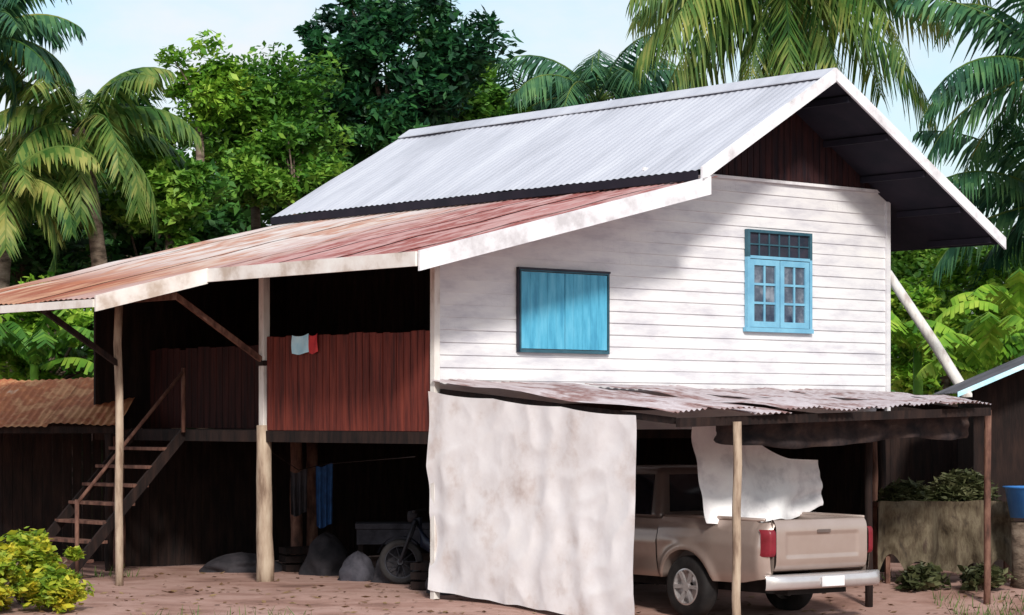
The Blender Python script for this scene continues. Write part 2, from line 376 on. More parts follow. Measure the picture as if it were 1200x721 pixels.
# lean-to roof
r = MB()
nsh = 7
for i in range(nsh):
    va = V0-.03+i*(3.14-V0)/nsh*1.0; vb = va+(3.14-V0)/nsh+.03
    dz = .008*(i % 2)+random.uniform(0,.008)
    corr(r, (3.7,va,Lz(3.7)+dz), (3.7,vb,Lz(3.7)+dz), (-1.27,va,Lz(-1.27)+dz), (-1.27,vb,Lz(-1.27)+dz), 5, .008, 10, 8, .03)
lt = r.build('lean_to_roof', 'rust', hs, smooth=True, label='lower rusty red corrugated lean-to roof over the porch')
r = MB()
for i in range(8):
    va = 3.12+i*(V1-3.10)/8; vb = va+(V1-3.10)/8+.03
    dz = .008*(i % 2)+random.uniform(0,.008)
    corr(r, (3.7,va,Lz(3.7)+dz), (3.7,vb,Lz(3.7)+dz), (-2.93,va,Lz(-2.93)+dz), (-2.93,vb,Lz(-2.93)+dz), 5, .008, 10, 8, .03)
r.build('roof_extension', 'rust', lt, smooth=True, label='rear stretch of the lean-to roof, pale and orange with rust')
rake(-1.27, Lz(-1.27), UE+.1, Lz(UE+.1), V0-.045, .235, 'white', lt, top=.04)
rake(-2.95, Lz(-2.95), -1.29, Lz(-1.29), 3.08, .2, 'cream', lt, top=.045)
MB().box(-1.31,-1.275,V0-.04,3.1,Lz(-1.27)-.14,Lz(-1.27)+.03).build('eave_board', 'cream', lt)
MB().box(-2.97,-2.935,3.09,V1,Lz(-2.95)-.1,Lz(-2.95)+.0).build('eave_board', 'cream', lt)
for v in (-1.05,0.6,2.0,3.4): MB().bar((-1.2,v,Lz(-1.2)-.09),(3.4,v,Lz(3.4)-.09),.05,.12).build('rafter', 'dark', lt)
for v in (4.5,5.8,7.2,8.0): MB().bar((-2.85,v,Lz(-2.85)-.09),(3.4,v,Lz(3.4)-.09),.05,.12).build('rafter', 'dark', lt)
MB().bar((0,.0,Lz(0)-.22),(0,7.9,Lz(0)-.22),.08,.14).build('porch_beam', 'dark', hs)
MB().bar((-1.7,3.2,Lz(-1.7)-.22),(-1.7,8.0,Lz(-1.7)-.22),.07,.1).build('porch_beam', 'oldwood', hs)
def wob(p, q, n=7, a=.02):
    p = Vector(p); q = Vector(q); return [p.lerp(q, i/(n-1))+Vector((random.uniform(-a,a),random.uniform(-a,a),0)) for i in range(n)]
MB().tube(wob((0,3.63,-.1),(0,3.63,2.1)), [.125,.118,.11,.108,.105,.10,.10], 12).build('lower_post', 'log', hs, smooth=True)
MB().box(-.055,.055,3.575,3.685,2.08,Lz(0)-.12).build('upper_post', 'paint_post', hs, bevel=.008)
MB().box(-.075,.075,3.555,3.705,2.9,2.97).build('post_bracket', 'dark', hs)
MB().box(-.07,.02,-.07,.02,-.05,4.1).build('corner_post', 'paint_post', hs, bevel=.008)
MB().box(8.44,8.52,-.05,.03,2.05,5.35).build('corner_trim', 'siding', hs)
MB().tube(wob((-1.7,4.53,-.1),(-1.7,4.53,Lz(-1.7)-.15)), .055, 10).build('porch_post', 'log', hs, smooth=True)
for (u, v) in ((0,7.3),(3.4,.3),(3.4,3.63),(3.4,7.2),(6,.3),(8.3,.05),(1.8,5.4)):
    MB().tube(wob((u,v,-.1),(u,v,1.93)), .09, 10).build('lower_post', 'oldwood', hs, smooth=True)
MB().bar((0,3.63,2.95),(-1.55,3.63,3.88),.06,.07).build('roof_brace', 'oldwood', hs)
MB().bar((-1.7,4.53,2.9),(-2.85,4.53,3.6),.06,.07).build('roof_brace', 'dark', hs)
# shuttered window
wn = MB()
x0,x1,zz0,zz1 = 1.34,2.84,3.07,4.06; fw = .018
for a in ((x0-fw,x1+fw,zz1,zz1+fw),(x0-fw,x1+fw,zz0-.04,zz0),(x0-fw,x0,zz0,zz1),(x1,x1+fw,zz0,zz1)):
    wn.box(a[0],a[1],-.075,-.02,a[2],a[3])
w1 = wn.build('window', 'tealbar', hs, label='wide window closed by two flat blue shutters')
xm = (x0+x1)/2
for a, b_ in ((x0+.008,xm-.005),(xm+.005,x1-.008)):
    p = MB(); n = 5
    for i in range(n):
        q = a+(b_-a)*i/n; p.box(q,q+(b_-a)/n-.003,-.065,-.03,zz0+.01,zz1-.01)
    p.build('shutter', 'blue', w1)
p = MB().box(x0-.04,x0-.02,-.06,-.02,zz0-.04,zz1+.04).box(x1+.02,x1+.04,-.06,-.02,zz0-.04,zz1+.04).box(x0-.04,x1+.04,-.08,-.02,zz1+.02,zz1+.045)
p.build('window_trim', 'maroon', w1)
# casement window
x0,x1,zz0,zz1,zt = 5.52,6.74,3.45,4.76,4.42
p = MB()
for a in ((x0-.08,x1+.08,zz0-.06,zz0),(x0-.05,x0,zz0,zt),(x1,x1+.05,zz0,zt),(x0,x1,zt-.02,zt+.02)):
    p.box(a[0],a[1],-.08,-.02,a[2],a[3])
w2 = p.build('window', 'bluel', hs, label='small paned casement window with light blue frame')
MB().box(x0,x1,-.045,-.03,zt+.025,zz1).build('transom', 'maroon', w2)
p = MB()
for a in ((x0-.05,x1+.05,zz1,zz1+.04),(x0-.05,x0,zt+.001,zz1),(x1,x1+.05,zt+.001,zz1)): p.box(a[0],a[1],-.08,-.02,a[2],a[3])
for i in range(1,6): 
    q = x0+(x1-x0)*i/6; p.box(q-.012,q+.012,-.06,-.046,zt+.026,zz1-.001)
p.box(x0,x1,-.064,-.047,zt+.17,zt+.19)
p.build('transom_bars', 'tealbar', w2)
xm = (x0+x1)/2
for a, b_ in ((x0+.01,xm-.008),(xm+.008,x1-.01)):
    p = MB(); t = .08
    p.box(a,a+t,-.07,-.046,zz0+.005,zt-.03).box(b_-t,b_,-.07,-.046,zz0+.005,zt-.03)
    p.box(a+t,b_-t,-.07,-.046,zz0+.005,zz0+.005+t).box(a+t,b_-t,-.07,-.046,zt-.03-t,zt-.03)
    m_ = (a+b_)/2; p.box(m_-.016,m_+.016,-.064,-.046,zz0+t,zt-.03-t)
    for j in (1,2):
        zq = zz0+t+(zt-.03-zz0-2*t)*j/3; p.box(a+t,b_-t,-.066,-.047,zq-.016,zq+.016)
    p.build('sash', 'bluel', w2)
    MB().box(a+.02,b_-.02,-.045,-.035,zz0+.02,zt-.04).build('pane', 'glass', w2)

# ---------------- staircase ----------------
st = thing('wooden_staircase', H(0,5.5), ROT, 'steep open wooden staircase climbing to the dark porch', 'stairs')
for k in range(7):
    t = (k+1)/8; u = -.1-1.75*(1-t) ; z = 2.02*t
    MB().box(u-.13,u+.13,.0,1.35,z-.02,z+.025).build('tread', 'oldwood', st, bevel=.005)
for v in (.02,1.33): MB().bar((-1.95,v,0),(-.03,v,2.0),.045,.14).build('stringer', 'dark', st)
MB().tube([(-1.8,-.06,1.05),(-1.0,-.06,1.9),(-.1,-.06,2.85)], .026, 8).build('handrail', 'oldwood', st, smooth=True)
for u, zb, zt in ((-1.8,0,1.1),(-.1,2.0,2.9)): MB().tube([(u,-.06,zb),(u,-.06,zt)], .03, 8).build('newel_post', 'oldwood', st, smooth=True)

# ---------------- carport ----------------
cp = thing('carport', H(0,-2), ROT, 'low carport of weathered corrugated sheets on thin posts in front of white wall', 'carport')
def cpw(u, v, z): return (u, v+2, z)
r = MB(); n = 10
for i in range(n):
    a0, a1 = i/n, (i+1)/n+.012
    def wl(a): return Vector(cpw(-.12+8.5*a, -.06, 2.62-.06*a))
    def fr(a, e): return Vector(cpw(-.08+5.6*a, -4.3-e, 2.225+.145*a))
    e = random.uniform(-.12,.12); dz = Vector((0,0,random.uniform(0,.04)+.012*(i % 2)))
    tw = Vector((0,0,random.uniform(-.03,.03)))
    corr(r, wl(a0)+dz, wl(a1)+dz, fr(a0, e)+dz, fr(a1, e+random.uniform(-.05,.05))+dz+tw, 7, .012, 10, 6, .06, i*3)
r.build('roof', 'awn', cp, smooth=True)
for p_, q_, w_, h_ in ((cpw(.0,-4.2,2.15),cpw(5.45,-4.2,2.28),.07,.1),(cpw(0,-2.2,2.32),cpw(6.6,-2.2,2.4),.07,.09),
    (cpw(.02,-.1,2.52),cpw(.02,-4.12,2.17),.06,.07),(cpw(8.2,-.1,2.45),cpw(5.4,-4.12,2.26),.06,.08),(cpw(3.2,-.1,2.5),cpw(2.6,-4.12,2.2),.06,.07)):
    MB().bar(p_, q_, w_, h_).build('roof_beam', 'dark', cp)
MB().tube(wob(cpw(.84,-4.28,-.3),cpw(.84,-4.28,2.16),6,.016), .050, 9).build('post', 'log', cp, smooth=True)
MB().tube(wob(cpw(5.62,-4.05,-.3),cpw(5.62,-4.05,2.3),6,.016), .045, 9).build('post', 'oldwood', cp, smooth=True)
for u, v, zt, rr in ((4.35,-3.2,2.28,.05),(7.9,-.4,2.4,.06)):
    MB().tube(wob(cpw(u,v,-.25),cpw(u,v,zt),6,.014), rr, 9).build('post', 'dark', cp, smooth=True)
def nf_(a, t):
    u = .9+4.55*a; top = 2.12+.13*(u/5.4); h = .22+.10*noise.noise(Vector((a*5,2,2)))+.10*math.sin(math.pi*min(1,a*1.3))+.08*sst(.5,1,a)
    return Vector(cpw(u, -3.9+.05*math.sin(a*40)*t+.08*noise.noise(Vector((a*9,t*3,1))), top-h*t))
MB().grid(nf_, 60, 8).build('underside_shade_strip', 'undershade', cp, smooth=True)  # added dark strip, stands in for the dark underside of the roof

# hanging tarp
def tf(a, t):
    v = .03-3.66*a
    top = 2.53-.30*a-.025*abs(math.sin(a*9.5)); bot = .10-.22*a+.05*noise.noise(Vector((a*7,0,1)))
    z = top+(bot-top)*t
    fold = .012*math.sin(a*30+2*noise.noise(Vector((a*3,t*1.5,0)))*3)*(.35+.65*t)
    cre = abs(noise.noise(Vector((a*8+t*3,t*5-a*2,7))))
    u = -.09+fold+.05*noise.noise(Vector((a*3.5,t*2.0,2)))*(.3+t)+.035*cre
    v += .025*noise.noise(Vector((t*4,a*2,9)))
    return H(u, v, z)
tag(MB().grid(tf, 130, 90).build('tarpaulin', 'tarp', smooth=True), 'stained whitish tarpaulin hanging as a screen beside the carport', 'tarp')

# ---------------- pickup truck ----------------
TA = R(127)
fx, fy = math.cos(TA), math.sin(TA); rx, ry = math.sin(TA), -math.cos(TA)
tr = thing('pickup_truck', (2.90+.89*rx, 27.45+.89*ry, -.19), TA, 'champagne silver pickup truck parked nose in under the carport', 'pickup truck')
tr.scale = (1.05,1.05,1.04)
WX = 1.30
def body_side(x0, x1, ztop, cx, sg, name, par, zs=.45, ra=.43):
    m = MB(); nx_, nz_ = 60, 14
    def sec(f): # f 0..1 from sill to rail
        return .80+.065*math.sin(math.pi*min(1, f*1.02))**.6-.03*max(0, f-.85)/.15+.012*math.exp(-((f-.62)/.05)**2)
    def fn(a, t):
        x = x0+(x1-x0)*a; zb = zs
        if abs(x-cx) < ra: zb = max(zs, .36+math.sqrt(ra*ra-(x-cx)**2))
        if x < .45: zb = zs+.07*(1-x/.45)
        zt = ztop(x); z = zb+(zt-zb)*t; f = (z-zs)/(zt-zs)
        y = sec(f)
        y += .035*math.exp(-((math.hypot(x-cx, z-.36)-ra-.03)/.05)**2)
        if x < .14: y -= .10*(1-x/.14)**2
        return (x, sg*y, z)
    m.grid(fn, nx_, nz_)
    m.grid(lambda a, t: (fn(a,t)[0], sg*.72, fn(a,t)[2]), nx_, 1)
    m.grid(lambda a, t: (fn(a,1)[0], fn(a,1)[1]*(1-t)+sg*.72*t, fn(a,1)[2]+.012*math.sin(math.pi*t)), nx_, 2)
    m.grid(lambda a, t: (fn(a,0)[0], fn(a,0)[1]*(1-t)+sg*.72*t, fn(a,0)[2]), nx_, 1)
    return m.build(name, 'carpaint', par, smooth=True)
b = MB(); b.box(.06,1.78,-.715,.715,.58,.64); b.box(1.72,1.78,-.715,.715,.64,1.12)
bed = b.build('cargo_bed', 'carpaint_shaded', tr, bevel=.01)
for sg in (1,-1):
    body_side(.0, 1.79, lambda x: 1.155-.03*(1-x/1.79 if x < .2 else 0), WX, sg, 'bed_side', bed)
    MB().tube([(.08,sg*.765,1.165),(.9,sg*.77,1.17),(1.74,sg*.77,1.165)], [.018,.022,.018], 8).build('bed_rail', 'carpaint', bed, smooth=True)
tgm = MB()
def tgf(a, t):
    y = -.70+1.40*a; z = .60+.56*t
    x = -.035-.02*math.sin(math.pi*a)+.05*(abs(2*t-1))**6+.014*(1 if (.10 < a < .90 and .25 < t < .72) else 0)
    return (x, y, z)
tgm.grid(tgf, 60, 28); tgm.grid(lambda a,t: (.05, -.70+1.40*a, .60+.56*t), 2, 1)
tgm.grid(lambda a,t: (tgf(a,1)[0]*(1-t)+.05*t, -.70+1.40*a, 1.16+.008*math.sin(math.pi*t)), 30, 3)
tg = tgm.build('tailgate', 'carpaint', tr, smooth=True)
MB().box(-.068,-.05,-.10,.10,1.01,1.05).build('handle', 'carpaint_shaded', tg, bevel=.006)
for sg in (1,-1):
    def lf_(a, t):
        y = .715+.13*a; x = -.045+.11*max(0,(a-.45)/.55)**2; return (x+.03*(abs(2*t-1))**8, sg*y, .76+.30*t)
    MB().grid(lf_, 14, 12).build('taillight', 'red', tr, smooth=True)
bm = MB()
def bf(a, t):
    y = -.88+1.76*a; e = abs(2*a-1)**8; th = math.pi*(t-.5)
    return (-.02-.17*(1-.75*e)*max(.0, math.cos(th))**.35, y, .475+.085*math.sin(th))
bm.grid(bf, 50, 14)
bp = bm.build('rear_bumper', 'chrome', tr, smooth=True)
MB().box(-.21,-.196,-.17,.17,.42,.53).build('number_plate', 'cloth', bp)
MB().box(.05,4.7,-.45,.45,.32,.5).build('chassis', 'black', tr)
cs = [(1.81,.5),(3.60,.5),(3.62,.9),(4.5,.9),(4.85,.8),(4.75,1.0),(3.85,1.1),(1.81,1.12)]
cab = MB().prism(cs, -.72, .72).build('cab', 'carpaint_shaded', tr, bevel=.03)
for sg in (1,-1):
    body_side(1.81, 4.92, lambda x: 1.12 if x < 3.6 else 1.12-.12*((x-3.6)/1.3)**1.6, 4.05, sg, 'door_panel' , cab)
MB().grid(lambda a,t: (3.7+1.22*a, (-.80+1.6*t)*(1-.05*a), 1.11-.12*a**1.6+.04*math.sin(math.pi*t)), 12, 12).build('bonnet', 'carpaint', cab, smooth=True)
MB().grid(lambda a,t: (4.92+.05*math.sin(math.pi*a), -.82+1.64*a, .42+.58*t), 16, 6).build('front_panel', 'carpaint', cab, smooth=True)
bt = [Vector((1.82,-.80,1.10)),Vector((3.78,-.80,1.08)),Vector((3.78,.80,1.08)),Vector((1.82,.80,1.10)),
      Vector((1.98,-.64,1.72)),Vector((3.10,-.64,1.72)),Vector((3.10,.64,1.72)),Vector((1.98,.64,1.72))]
MB().hexa(bt).build('cab_roof', 'carpaint_shaded', cab, bevel=.09, seg=5)
def facewin(q, a0, a1, t0, t1, nm):
    def P(a, t): return (q[0]*(1-a)+q[1]*a)*(1-t)+(q[3]*(1-a)+q[2]*a)*t
    nrm = (q[1]-q[0]).cross(q[3]-q[0]).normalized()
    m = MB(); pp = [P(a0,t0),P(a1,t0),P(a1,t1),P(a0,t1)]
    m.hexa([p-nrm*.01 for p in pp]+[p+nrm*.008 for p in pp]); m.build(nm, 'carglass', cab, bevel=.006)
facewin([bt[3],bt[0],bt[4],bt[7]], .1,.9,.16,.86,'rear_window')
facewin([bt[2],bt[3],bt[7],bt[6]], .14,.5,.1,.86,'side_window'); facewin([bt[2],bt[3],bt[7],bt[6]], .54,.92,.1,.86,'side_window')
facewin([bt[0],bt[1],bt[5],bt[4]], .08,.46,.1,.86,'side_window'); facewin([bt[0],bt[1],bt[5],bt[4]], .5,.86,.1,.86,'side_window')
facewin([bt[1],bt[2],bt[6],bt[5]], .08,.92,.1,.88,'windscreen')
for sg in (1,-1): MB().box(4.88,4.975,*( (.5,.78) if sg > 0 else (-.78,-.5)),.70,.88).build('headlight', 'cloth', cab, bevel=.03)
for x in (WX,4.05):
    for sg in (1,-1):
        t = MB(); cc = (x, sg*.755, .36)
        t.lathe([(.21,-.10),(.30,-.115),(.345,-.09),(.36,-.05),(.36,.05),(.345,.09),(.30,.115),(.21,.10)], cc, 36)
        wh = t.build('wheel', 'black', tr, smooth=True)
        t = MB(); t.lathe([(.215,-.08*sg),(.215,.10*sg),(.195,.105*sg),(.19,.02*sg),(.05,.02*sg)], cc, 36)
        for k in range(6):
            for e in (-.13,.13):
                a = 2*math.pi*k/6+e
                t.bar((cc[0]+.03*math.cos(a), cc[1]+sg*.08, cc[2]+.03*math.sin(a)), (cc[0]+.20*math.cos(a-e*.4), cc[1]+sg*.09, cc[2]+.20*math.sin(a-e*.4)), .024, .03, up=(0,1,0))
        t.lathe([(.05,.06*sg),(.05,.1*sg),(.0,.1*sg)], cc, 16)
        t.build('rim', 'chrome', wh)
def W(x, y, z): return Vector((tr.location.x+x*fx-y*fy, tr.location.y+x*fy+y*fx, z))
def cf(a, t):
    y = .98-2.1*a
    top = 2.12-.05*a if a < .3 else 2.10-.38*sst(.30,.75,a)-.08*(a-.5)
    bot = .96+.16*sst(.75,1,a)+.05*noise.noise(Vector((a*6,1,1)))
    z = top+(bot-top)*t
    x = 1.15+.05*math.sin(a*15+t*2)+.10*noise.noise(Vector((a*4,t*3,3)))-.5*t*sst(1,.2,a)*.6
    return W(x, y, z)
tag(MB().grid(cf, 60, 36).build('hanging_sheet', 'cloth', smooth=True), 'pale crumpled cloth sheet hanging over the back of the pickup', 'sheet')

# ---------------- neighbours ----------------
sh = thing('rusty_roofed_shed', (-8.2,35,0), 0, 'small dark shed with rusty orange corrugated roof left of the stairs', 'shed')
r = MB()
for i in range(6):
    xa = -3.6+i*1.02; xb = xa+1.06; dz = .015*(i % 2)
    corr(r, (xa,2.0,2.80+dz), (xb,2.0,2.80+dz), (xa,-.8,2.08+dz), (xb,-.8,2.08+dz), 10, .008, 8, 6, .05, i)
r.build('roof', 'rust2', sh, smooth=True)
b = MB()
for i in range(42): b.box(-3.4+i*.152,-3.4+i*.152+.146,1.6,1.63,0,2.6)
b.build('rear_wall', 'dark', sh)
for x in (-3.3,-.8,2.4): MB().tube(wob((x,-.6,-.1),(x,-.6,2.1)), .06, 8).build('post', 'dark', sh, smooth=True)
MB().bar((-3.4,-.65,2.03),(2.5,-.65,2.03),.06,.1).build('eave_beam', 'dark', sh)

s2 = thing('dark_outbuilding', (9.55,34,0), 0, 'dark outbuilding with pale edged gable roof at the right edge', 'outbuilding')
r = MB()
corr(r, (0,-1,3.98), (0,1.2,3.98), (-3.35,-1,2.55), (-3.35,1.2,2.55), 20, .01, 5, 6)
rr = r.build('roof', 'dzinc', s2, smooth=True)
r = MB(); corr(r, (0,1.2,3.98), (0,-1,3.98), (3.35,1.2,2.55), (3.35,-1,2.55), 20, .01, 5, 6)
r.build('roof_slope', 'dzinc', rr, smooth=True)
MB().hexa([(-3.4,-1.04,2.49),(0,-1.04,3.94),(0,-1.01,3.94),(-3.4,-1.01,2.49),(-3.4,-1.04,2.56),(0,-1.04,4.01),(0,-1.01,4.01),(-3.4,-1.01,2.56)]).build('rake_board', 'skyblue', rr)
MB().hexa([(0.002,-1.04,3.94),(3.4,-1.04,2.49),(3.4,-1.01,2.49),(0.002,-1.01,3.94),(0.002,-1.04,4.01),(3.4,-1.04,2.56),(3.4,-1.01,2.56),(0.002,-1.01,4.01)]).build('rake_board', 'skyblue', rr)
MB().prism([(-3.0,0),(3.0,0),(3.0,2.6),(0,3.88),(-3.0,2.6)], -.1, 0).build('front_wall', 'dark', s2)
MB().box(-3.0,-2.9,0.01,1.1,0,2.5).build('side_wall', 'dark', s2)
fe = thing('board_fence', (5.6,36.3,0), 0, 'dark board fence closing the gap behind the carport at right', 'fence')
b = MB()
for i in range(26): b.box(-1.1+i*.156,-1.1+i*.156+.153,-.01+.008*(i % 2),.02,0,2.45+random.uniform(-.05,.03))
b.build('boards', 'dark', fe)
MB().box(-.9,2.9,.021,.06,1.9,1.98).build('rail', 'dark', fe)

a = at(1040,320,37.5); b_ = at(1122,448,36.8); c_ = a+(b_-a)*2.25
tag(MB().tube([a, a.lerp(c_,.3)+Vector((.03,0,0)), a.lerp(c_,.6), c_], [.075,.085,.09,.095], 10).build('leaning_pole', 'paint_post', smooth=True), 'pale leaning wooden pole propped right of the white house', 'pole')

tb = thing('work_table', (5.75,32.1,0), R(8), 'rough wooden table in the shade right of the pickup', 'table')
MB().box(-.9,.9,-.35,.35,1.02,1.07).build('tabletop', 'oldwood', tb)
for x in (-.82,.82):
    for y in (-.3,.3): MB().box(x-.03,x+.03,y-.03,y+.03,-.05,1.02).build('leg', 'oldwood', tb)
def sk(a, t):
    x = 5.75-.92+1.84*a; h = .95-.12*abs(noise.noise(Vector((a*5,1,4))))*3
    return Vector((x, 31.62+.13*(a-.5)*2+.05*math.sin(a*31+2*noise.noise(Vector((a*4,t*2,0))))*(.3+t)+.12*noise.noise(Vector((a*5,t*4,5))), 1.10+.05*noise.noise(Vector((a*6,2,2)))-h*t))
tag(MB().grid(sk, 70, 20).build('olive_cover', 'olive', smooth=True), 'olive brown cloth draped down the front of the wooden table', 'cloth')
rng = np.random.default_rng(3)
def leafheap(name, c, r, n, label):
    P = rng.normal(size=(n,3)); P /= np.linalg.norm(P, axis=1)[:,None]; P *= rng.random((n,1))**.4
    P[:,2] = np.abs(P[:,2]); P = P*np.array(r)+np.array(c)
    tag(quads_obj(name, leaf_quads(P, .14, rng, .3, .8), 'lf_olive'), label, 'leaves')
leafheap('leaf_heap', (5.3,32.1,1.06), (.42,.25,.3), 1100, 'lower heap of dull cut leaves on the table, nearer the house')
leafheap('leaf_heap', (6.05,32.15,1.06), (.50,.25,.46), 1600, 'taller heap of dull cut leaves on the table, right one')
def lathez(prof, c, n=24):
    m = MB(); k = len(prof)
    for i in range(n):
        a = 2*math.pi*i/n
        for r_, z in prof: m.v.append((c[0]+r_*math.cos(a), c[1]+r_*math.sin(a), c[2]+z))
    for i in range(n):
        for j in range(k-1): m.f.append((i*k+j, ((i+1) % n)*k+j, ((i+1) % n)*k+j+1, i*k+j+1))
    return m
tag(lathez([(0,0),(.24,0),(.31,.38),(.34,.39),(.34,.41),(.29,.4),(.22,.03),(0,.03)], (6.75,31.2,.9)).build('plastic_tub', 'bplastic', smooth=True), 'blue plastic tub on a stump at the right edge', 'tub')
tag(lathez([(0,0),(.26,0),(.22,.3),(.23,.9),(0,.9)], (6.75,31.2,-.06), 14).build('tree_stump', 'bark', smooth=True), 'tall cut tree stump holding the blue tub', 'stump')

# ---------------- under house ----------------
mc = thing('motorcycle', H(1.5,1.6), R(170), 'dark step-through motorcycle parked in the shade beside the tarpaulin', 'motorcycle')
for x in (-.6,.62):
    t = MB().lathe([(.22,-.03),(.26,-.045),(.29,-.03),(.30,0),(.29,.03),(.26,.045),(.22,.03)], (x,0,.30), 28)
    wh = t.build('wheel', 'black', mc, smooth=True)
    t = MB().lathe([(.225,-.02),(.225,.02),(.205,.02),(.205,-.02),(.225,-.02)], (x,0,.30), 28)
    for k in range(10):
        a = 2*math.pi*k/10; t.tube([(x,0,.3),(x+.21*math.cos(a),0,.3+.21*math.sin(a))], .006, 4)
    t.lathe([(0,-.05),(.04,-.05),(.04,.05),(0,.05)], (x,0,.3), 12)
    t.build('rim', 'dmetal', wh)
for y in (.06,-.06): MB().tube([(.62,y,.3),(.42,y,.85)], .022, 8).build('fork', 'dmetal', mc, smooth=True)
MB().tube([(.40,0,.88),(.30,0,.55),(.0,0,.38),(-.25,0,.45),(-.6,.0,.62)], [.07,.08,.09,.12,.05], 10).build('frame', 'dbody', mc, smooth=True)
MB().box(-.12,.16,-.13,.13,.25,.45).build('engine', 'dmetal', mc, bevel=.03)
MB().tube([(-.75,0,.78),(-.45,0,.80),(-.1,0,.76),(.05,0,.70)], [.07,.12,.12,.05], 12).build('seat', 'black', mc, smooth=True)
MB().tube([(.36,.34,.98),(.42,.15,.97),(.42,-.15,.97),(.36,-.34,.98)], .017, 8).build('handlebar', 'black', mc, smooth=True)
MB().tube([(.40,0,.9),(.48,0,.9),(.52,0,.9)], [.05,.08,.07], 14).build('headlight', 'sack', mc, smooth=True)
MB().tube([(.1,-.14,.25),(-.3,-.16,.24),(-.75,-.18,.32)], [.02,.035,.045], 10).build('exhaust', 'dmetal', mc, smooth=True)
MB().grid(lambda a,t: (.62+.33*math.cos(R(20+120*a)), (t-.5)*.11, .3+.34*math.sin(R(20+120*a))), 12, 2).build('mudguard', 'dbody', mc, smooth=True)
bn = thing('low_bench', H(2.3,3.4), R(3), 'low plank bench in the shade behind the motorcycle', 'bench')
MB().box(-.75,.62,-.3,.3,.66,.74).build('bench_top', 'psack', bn, bevel=.01)
MB().box(-.73,.6,-.28,-.25,.45,.655).build('apron', 'psack', bn)
for x in (-.68,.55):
    for y in (-.22,.22): MB().box(x-.035,x+.035,y-.035,y+.035,-.03,.655).build('leg', 'dark', bn)
def hang(name, c, w_, h, m, label, cat, n=3):
    def fn(a, t):
        x = (a-.5)*w_*(1-.1*t); return Vector((c[0]+x, c[1]+.04*math.sin(a*n*6.28)*(.4+t)+.02*math.sin(t*9), c[2]-h*t-.03*math.sin(a*5)))
    return tag(MB().grid(fn, 24, 16).build(name, m, smooth=True), label, cat)
p = at(380,545,33.2); hang('hanging_cloth', p, .24, .85, 'bcloth', 'dark blue cloth hanging in the shade beneath the porch', 'cloth')
p2 = at(350,552,33.0); hang('hanging_cloth', p2, .24, .6, 'sack', 'grey cloth hanging just right of the thick porch post', 'cloth')
tag(MB().tube([H(0,.4,1.72),p+Vector((0,0,.01)),p2+Vector((0,0,.01)),H(0,3.6,1.8)], .006, 6).build('clothes_line', 'dark'), 'thin clothes line strung between the porch posts', 'rope')
def heap(name, c, r, h, m, label, cat, sd):
    def fn(a, t):
        th = 2*math.pi*a; k_ = math.cos(math.pi/2*t)**.45
        nn = 1+.3*noise.noise(Vector((math.cos(th)*1.6+sd, math.sin(th)*1.6, t*2.5)))
        return (c[0]+r*k_*nn*math.cos(th), c[1]+r*k_*nn*math.sin(th)*.8, c[2]+h*t*(1+.12*noise.noise(Vector((math.cos(th)*2, math.sin(th)*2, sd)))))
    return tag(MB().grid(fn, 36, 14).build(name, m, smooth=True), label, cat)
heap('filled_sack', tuple(H(.55,.5,-.03)), .24, .42, 'sack', 'slumped dark sack standing nearest the tarpaulin under the porch', 'sack', 1)
heap('filled_sack', tuple(H(1.3,2.4,-.03)), .32, .5, 'sack', 'slumped dark sack by the low bench behind the motorcycle', 'sack', 5)
heap('filled_sack', tuple(H(1.1,3.0,-.03)), .28, .42, 'psack', 'greyer slumped sack just right of the thick porch post', 'sack', 8)
heap('filled_sack', tuple(H(1.6,4.4,-.03)), .34, .6, 'sack', 'tall slumped sack in the shade just left of the thick porch post', 'sack', 11)
heap('soil_heap', tuple(H(1.0,5.6,-.05)), .6, .32, 'sack', 'low dark heap in the shade beside the stairs', 'heap', 14)
def crate(loc, rz, label):
    c = thing('wooden_crate', loc, rz, label, 'crate')
    for z in (.02,.14,.26):
        b = MB().box(-.3,.3,-.2,-.185,z,z+.09).box(-.3,.3,.185,.2,z,z+.09); b.box(-.3,-.285,-.184,.184,z,z+.09).box(.285,.3,-.184,.184,z,z+.09)
        b.build('slat_band', 'dark', c)
    MB().box(-.284,.284,-.184,.184,.0,.015).build('base', 'dark', c)
crate(H(1.7,5.1,0), R(20), 'dark slatted crate on the ground beside the low heap near the stairs')
crate(H(.85,1.0,0), R(-15), 'dark slatted crate in front of the motorcycle')
tag(lathez([(0,0),(.2,0),(.2,.02),(.21,.3),(.2,.6),(.18,.62),(0,.62)], tuple(H(2.2,2.1))).build('plastic_drum', 'bcloth', smooth=True), 'small dark blue drum under the house behind the motorcycle', 'drum')
nb = thing('printed_cloth', H(-.04,2.62,3.04), ROT-R(90), 'small pale blue and red printed cloth hung on the porch railing', 'cloth')
for m_, xa, xb in (('skyblue',-.30,.08),('redcloth',.08,.27)):
    MB().grid(lambda a,t: (xa+(xb-xa)*a, -.015-.012*math.sin(a*7+t*3), .25-.24*t-.02*math.sin(a*4)), 10, 8).build('printed_panel', m_, nb, smooth=True)

